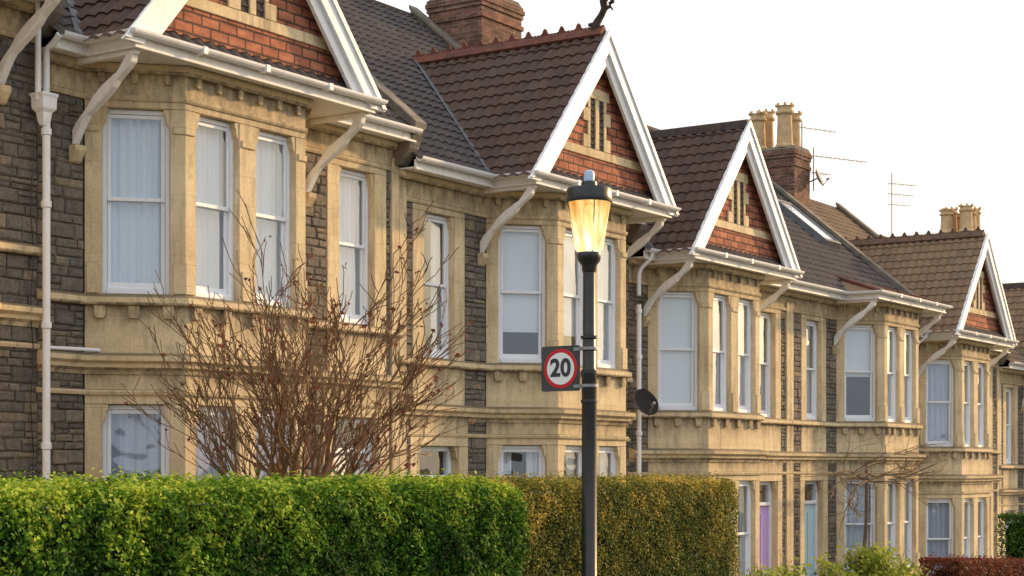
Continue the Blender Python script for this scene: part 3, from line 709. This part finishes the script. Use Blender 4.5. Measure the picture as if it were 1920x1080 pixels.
def shrub(name,loc,label,cat,stems,H,spread,R,levels,fork,mat=BARK,leafm=LD,leafsz=.02,leafd=2):
    E=empty(name,loc,label,cat); mb=MB(None); tips=[]
    def grow(p,d,L,r,lv):
        n=6 if lv>=levels-1 else 4; pts=[p.copy()]; rad=[r]; dd=d.copy()
        for k in range(n):
            dd=(dd+Vector((R.gauss(0,.14),R.gauss(0,.14),R.gauss(.05,.08)))).normalized()
            p=p+dd*(L/n); pts.append(p.copy()); rad.append(max(.0045,r*(1-.45*(k+1)/n)))
            if lv>0 and k>=1 and R.random()<(.92 if lv>1 else .9):
                out=Vector((p.x,p.y,0)); 
                if out.length>0: out.normalize()
                sd=(dd+out*.16+Vector((R.gauss(0,.44),R.gauss(0,.40),R.gauss(.20,.25)))).normalized()
                grow(p.copy(),sd,L*R.uniform(.48,.74),max(.0052,rad[-1]*.66),lv-1)
        mb.tube(pts,rad,5 if r>.009 else 3)
        if lv==0: tips.append((pts[-1],dd))
    for s in range(stems):
        an=2*math.pi*s/stems+R.uniform(-.3,.3); tl=R.uniform(.1,1)*spread
        d=Vector((math.cos(an)*tl,math.sin(an)*tl*.8,1)).normalized()
        rr=R.uniform(.024,.036); b0=Vector((math.cos(an)*.10,math.sin(an)*.10,0)); b1=Vector((math.cos(an)*.16,math.sin(an)*.16,fork*R.uniform(.8,1.1)))
        mb.tube([b0,(b0+b1)/2+Vector((R.gauss(0,.03),R.gauss(0,.03),0)),b1],[rr*1.2,rr*1.1,rr],6)
        grow(b1,d,H*R.uniform(.8,1.0)*(1-.10*tl),rr,levels-1)
    mb.obj('branches',mat,E,smooth=False,recalc=False)
    cen=[];
    for (t,d) in tips:
        if R.random()<(.20 if t.x<.2 else .42):
            for k in range(R.randint(1,leafd)): cen.append(t+Vector((R.gauss(0,.014),R.gauss(0,.014),R.gauss(0,.014))))
    cen=np.array([tuple(c) for c in cen]); nr=rng.normal(size=cen.shape); nr/=np.linalg.norm(nr,axis=1)[:,None]
    leaf_mesh('leaves',cen,nr,leafsz*(.5+rng.random(len(cen))),[leafm],E,.6)
    return E
shrub('garden_shrub',(12.7,10.9,gz(12.6)-.05),'large bare branching shrub with dark red dried buds','shrub',15,1.66,.74,random.Random(5),5,1.25,leafd=3,leafsz=.024)
R=random.Random(11); E=empty('climbing_plant',(33.2,13.4,gz(33)),'bare twisting climbing plant trained along the house front','climbing plant'); mb=MB(None)
def vine(p,d,L,r,lv):
    pts=[p.copy()];rad=[r];dd=d.copy();n=8
    for k in range(n):
        dd=(dd+Vector((R.gauss(0,.22),R.gauss(0,.08),R.gauss(0,.14)))).normalized(); dd.z*=.8; p=p+dd*L/n; p.y=min(.15,max(-.9,p.y)); pts.append(p.copy()); rad.append(r*(1-.6*(k+1)/n))
        if lv>0 and R.random()<.6: vine(p.copy(),(dd+Vector((R.gauss(0,.6),R.gauss(0,.3),R.gauss(0,.42)))).normalized(),L*.5,rad[-1]*.6,lv-1)
    mb.tube(pts,rad,5)
mb.tube([(0,0,0),(.06,-.05,.7),(-.05,-.08,1.4),(.04,-.1,2.2),(0,-.12,3.2)],[.05,.045,.04,.035,.03],7)
for s in range(7):
    vine(Vector((0,-.12,2.9+R.random()*.45)),Vector(((-1,1,1)[s%3],-.12,R.uniform(-.05,.10))),2.9,.024,3)
mb.obj('vine_stems',BARKD,E,recalc=False)
def leafy(name,loc,rx,ry,rz,n,sz,mat,label,nc=26):
    E=empty(name,loc,label,'shrub','leafy garden shrubs'); P=[]
    for k in range(nc):
        u=random.uniform(-1,1); hh=rz*(1.25-.6*u*u)*random.uniform(.5,1.0)
        c=np.array([u*rx,random.uniform(-1,1)*ry,hh]); q=rng.normal(size=(n//nc,3))*np.array([.12,.12,.11]); P.append(c+q)
    P=np.concatenate(P); P=P[P[:,2]>0]; nr=rng.normal(size=P.shape)*.6+np.array([0,-.4,.7]); nr/=np.linalg.norm(nr,axis=1)[:,None]
    leaf_mesh('leaves',P,nr,sz*(.5+rng.random(len(P))),[mat],E,.5)
    mb=MB(None)
    for k in range(18):
        t=(random.uniform(-.9,.9)*rx,random.uniform(-.9,.9)*ry,rz*random.uniform(.8,1.25)); mb.tube([(0,0,0),(t[0]*.5,t[1]*.5,t[2]*.5),t],[.02,.014,.005],5)
    mb.obj('branches',BARKD,E,recalc=False)
leafy('leafy_shrub',(25.3,10.0,gz(25.3)),1.35,.5,1.28,8000,.045,LY,'yellow-green leafy shrub in a front garden',46)
leafy('leafy_shrub',(21.9,10.2,gz(21.9)),.35,.3,1.08,2000,.04,LY,'small yellow-green leafy shrub beside the lilac door path',14)
# ------------------------------------------------------------ street lamp
lx,ly=11.17,6.67; lz=gz(lx)
E=empty('street_lamp',(lx,ly,lz),'black street lamp with lit tapered glass lantern on pavement','street lamp')
hz_=ZC-lz
a=MB(None); a.lathe(0,0,[(.11,0),(.11,.9),(.10,.95),(.058,1.0),(.056,hz_+.70),(.060,hz_+.71),(.060,hz_+.74),(.049,hz_+.76),(.046,hz_+1.50)],24)
for z in (hz_+.50,hz_+.72,hz_+.98): a.lathe(0,0,[(.058,z),(.064,z+.003),(.064,z+.022),(.058,z+.025)],24)
a.obj('post',BLACK,E,smooth=True)
a=MB(None); z=hz_+1.48
a.lathe(0,0,[(.048,z),(.056,z+.02),(.056,z+.05),(.085,z+.09),(.092,z+.13),(.088,z+.15)],28)
LN=a.obj('lantern',BLACK,E,smooth=True)
z0=z+.145; z1=z0+.39
gm=bpy.data.materials.new('lit_lantern_glass'); gm.use_nodes=True; nt=gm.node_tree; nt.nodes.clear(); o=nt.nodes.new('ShaderNodeOutputMaterial')
g=nd(nt,'ShaderNodeNewGeometry'); tc=nd(nt,'ShaderNodeTexCoord'); nn_=noise(nt,mapv(nt,g.outputs['Position'],(14,14,2.0)),1.5,3)
oz=nd(nt,'ShaderNodeSeparateXYZ',{0:tc.outputs['Object']}).outputs[2]
zz=nd(nt,'ShaderNodeMapRange',{'Value':oz,'From Min':z0,'From Max':z1,'To Min':.25,'To Max':-.12}).outputs[0]
fcol=math_(nt,'ADD',nn_,zz,True)
em=nd(nt,'ShaderNodeEmission',{'Color':ramp(nt,fcol,[(.25,(1,.42,.08)),(.45,(1,.60,.18)),(.62,(1,.78,.36)),(.8,(1,.94,.70))]),'Strength':math_(nt,'ADD',math_(nt,'MULTIPLY',fcol,1.4),.55)})
gl=nd(nt,'ShaderNodeBsdfGlossy',{'Roughness':.12,'Color':(1,1,1,1)}); tp=nd(nt,'ShaderNodeBsdfTransparent',{'Color':(1,.9,.7,1)})
m1=nd(nt,'ShaderNodeMixShader',{0:.90,1:tp.outputs[0],2:em.outputs[0]}); m2=nd(nt,'ShaderNodeMixShader',{0:.06,1:m1.outputs[0],2:gl.outputs[0]})
nt.links.new(m2.outputs[0],o.inputs[0])
a=MB(None); a.lathe(0,0,[(.086,z0),(.106,z0+.03),(.164,z1)],28); a.f=a.f[:-2]; a.m=a.m[:-2]
a.obj('lantern_glass',gm,LN,smooth=True)
a=MB(None)
for k in range(4):
    t=math.pi/4+k*math.pi/2; a.tube([(.089*math.cos(t),.089*math.sin(t),z0),(.167*math.cos(t),.167*math.sin(t),z1)],.004,5)
a.obj('lantern_ribs',BLACK,LN)
bm_=bpy.data.materials.new('glowing_lamp_tube'); bm_.use_nodes=True; bb=bm_.node_tree.nodes['Principled BSDF']; bb.inputs['Emission Color'].default_value=(1,.78,.45,1); bb.inputs['Emission Strength'].default_value=4
a=MB(None); a.lathe(0,0,[(.02,z0+.03),(.034,z0+.06),(.034,z1-.06),(.02,z1-.03)],14); a.obj('lamp_bulb',bm_,LN,smooth=True)
a=MB(None); a.lathe(0,0,[(.155,z1-.012),(.174,z1-.012),(.178,z1),(.178,z1+.018),(.172,z1+.022),(.170,z1+.085),(.162,z1+.098),(.075,z1+.105),(.062,z1+.115),(.058,z1+.145),(.03,z1+.155)],32); a.obj('lantern_cap',BLACK,LN,smooth=True)
a=MB(None); a.lathe(0,0,[(.038,z1+.14),(.040,z1+.15),(.040,z1+.205),(.034,z1+.225),(.012,z1+.235)],18); a.obj('photocell',m_plain('photocell_plastic',(.50,.66,.86),(.42,.56,.75),9,.3,0),LN,smooth=True)
ld=bpy.data.lights.new('lamp_light','POINT'); ld.energy=14; ld.color=(1,.62,.28); ld.shadow_soft_size=.05; lo=bpy.data.objects.new('lamp_light',ld); scene.collection.objects.link(lo); lo.parent=LN; lo.location=(0,0,z0+.2)
# sign
E=empty('speed_limit_sign',(lx,ly+.06,ZC+.60),'square dark plate with red ringed speed limit 20','road sign')
s=.172; cy=.018+s; cz=.165
def fX(q,d,b): return (-d,q,b)
rr=.012
a=MB(None)
a.prism([(cy-s+rr,cz-s),(cy+s-rr,cz-s),(cy+s,cz-s+rr),(cy+s,cz+s-rr),(cy+s-rr,cz+s),(cy-s+rr,cz+s),(cy-s,cz+s-rr),(cy-s,cz-s+rr)],0,.004,fX)
a.obj('sign_plate',m_plain('sign_dark',(.07,.071,.075),(.05,.051,.055),5,.5,0),E)
def disc(r0,r1,d,mat,name,seg=64):
    a=MB(None); vs=[]
    for k in range(seg):
        t=2*math.pi*k/seg; vs.append((-d,cy+r1*math.cos(t),cz+r1*math.sin(t)))
    if r0>0:
        for k in range(seg):
            t=2*math.pi*k/seg; vs.append((-d,cy+r0*math.cos(t),cz+r0*math.sin(t)))
        fs=[(k,(k+1)%seg,seg+(k+1)%seg,seg+k) for k in range(seg)]
    else: fs=[tuple(range(seg))]
    a.add(vs,fs); a.obj(name,mat,E,recalc=False)
SW=m_plain('sign_white',(.86,.86,.85),(.80,.80,.79),8,.4,0); SR=m_plain('sign_red',(.62,.02,.025),(.52,.02,.02),8,.4,0)
disc(0,.150,.0055,SW,'sign_face'); disc(.122,.150,.007,SR,'red_ring')
cu=bpy.data.curves.new('digits','FONT'); cu.body='20'; cu.size=.185; cu.align_x='CENTER'; cu.align_y='CENTER'; cu.offset=.006; cu.extrude=.0005; cu.space_character=1.02
to=bpy.data.objects.new('tmp',cu); scene.collection.objects.link(to)
bpy.context.view_layer.update(); dg=bpy.context.evaluated_depsgraph_get(); me=bpy.data.meshes.new_from_object(to.evaluated_get(dg)); bpy.data.objects.remove(to)
for v in me.vertices:
    x,y,zv=v.co; v.co=(-.0085-zv,cy-x*.98,cz+y*1.0)
me.materials.clear(); me.materials.append(BLACK); o=bpy.data.objects.new('sign_digits',me); scene.collection.objects.link(o); o.parent=E
a=MB(None)
for zq in (cz-.15,cz+.13):
    a.box(-.012,.010,-.06,.07,zq,zq+.025); a.lathe(0,-.06,[(.062,zq),(.067,zq+.002),(.067,zq+.023),(.062,zq+.025)],20)
a.obj('sign_clamp',GREYM,E)
# ------------------------------------------------------------ ground
def strip(name,y0,y1,dz,mat,x0=-30,x1=60,thick=0):
    xs=[x0,-20,-10,0,10,20,30,40,50,x1]; a=MB(None)
    for k in range(len(xs)-1):
        A,B=xs[k],xs[k+1]
        if thick: 
            vs=[(A,y0,gz(A)+dz-thick),(A,y1,gz(A)+dz-thick),(B,y1,gz(B)+dz-thick),(B,y0,gz(B)+dz-thick),(A,y0,gz(A)+dz),(A,y1,gz(A)+dz),(B,y1,gz(B)+dz),(B,y0,gz(B)+dz)]
            a.add(vs,[(4,7,6,5),(0,4,5,1),(3,2,6,7),(0,3,7,4),(1,5,6,2)])
        else: a.add([(A,y0,gz(A)+dz),(B,y0,gz(B)+dz),(B,y1,gz(B)+dz),(A,y1,gz(A)+dz)],[(0,1,2,3)])
    o=a.obj(name,mat,None,recalc=False); o['kind']='structure'; return o
a=MB(None); xs=[-2500,-30,-10,12,35,60,2500]; ys=[-2500,-60,60,2500]
vs=[(x,y,gz(x)-.12) for y in ys for x in xs]; k=len(xs)
a.add(vs,[(j*k+i_,j*k+i_+1,(j+1)*k+i_+1,(j+1)*k+i_) for j in range(3) for i_ in range(k-1)])
o=a.obj('ground',m_plain('grass_and_soil',(.05,.07,.025),(.08,.065,.04),1.5,.95,.4),None,recalc=False); o['kind']='structure'
strip('road',1.5,5.9,-.11,m_plain('asphalt',(.05,.05,.052),(.065,.063,.06),20,.9,.5))
strip('pavement',6.03,7.05,0,m_plain('paving_slab',(.22,.21,.19),(.16,.15,.14),7,.9,.3))
strip('pavement',-2.0,1.37,0,bpy.data.materials['paving_slab'])
ks=m_plain('kerb_stone',(.25,.24,.22),(.17,.16,.15),7,.9,.3)
strip('kerb',5.9,6.03,.008,ks,thick=.2); strip('kerb',1.37,1.5,.008,ks,thick=.2)
strip('garden_ground',7.05,14.1,-.004,m_plain('garden_soil',(.05,.06,.025),(.07,.05,.035),3,.95,.5))
# ------------------------------------------------------------ light, sky, camera
SE=math.radians(15); SA=math.radians(-20)
sd=Vector((math.cos(SE)*math.cos(SA),math.cos(SE)*math.sin(SA),math.sin(SE)))
L=bpy.data.lights.new('sun','SUN'); L.energy=5.0; L.angle=math.radians(2.5); L.color=(1,.67,.34)
so=bpy.data.objects.new('sun',L); scene.collection.objects.link(so); so.rotation_euler=sd.to_track_quat('Z','Y').to_euler()
w=bpy.data.worlds.new('World'); scene.world=w; w.use_nodes=True; nt=w.node_tree; bg=nt.nodes['Background']
sky=nt.nodes.new('ShaderNodeTexSky'); sky.sky_type='NISHITA'; sky.sun_disc=False; sky.sun_elevation=SE; sky.sun_rotation=math.radians(90)-SA
sky.air_density=1.0; sky.dust_density=4.0; sky.ozone_density=1.0
tc=nd(nt,'ShaderNodeTexCoord')
sunv=Vector((math.cos(math.radians(4))*math.cos(SA),math.cos(math.radians(4))*math.sin(SA),math.sin(math.radians(4))))
dt=nd(nt,'ShaderNodeVectorMath',{0:tc.outputs['Generated'],1:tuple(sunv)},operation='DOT_PRODUCT').outputs['Value']
warm=ramp(nt,dt,[(.35,(8.3,8.5,8.8)),(.66,(9.2,9.0,8.8)),(.83,(10.2,8.9,7.4)),(1.,(10.6,8.0,5.2))])
haze=mixc(nt,.80,sky.outputs[0],warm)
nt.links.new(haze,bg.inputs[0]); bg.inputs[1].default_value=.15
cam=bpy.data.cameras.new('camera'); co=bpy.data.objects.new('camera',cam); scene.collection.objects.link(co); scene.camera=co
th=math.radians(33.4); co.location=(0,0,ZC); co.rotation_euler=(math.pi/2,0,th-math.pi/2)
cam.sensor_width=36; cam.lens=60.75; cam.shift_y=.177; cam.clip_end=6000
scene.view_settings.view_transform='Standard'; scene.view_settings.look='None'; scene.view_settings.exposure=0
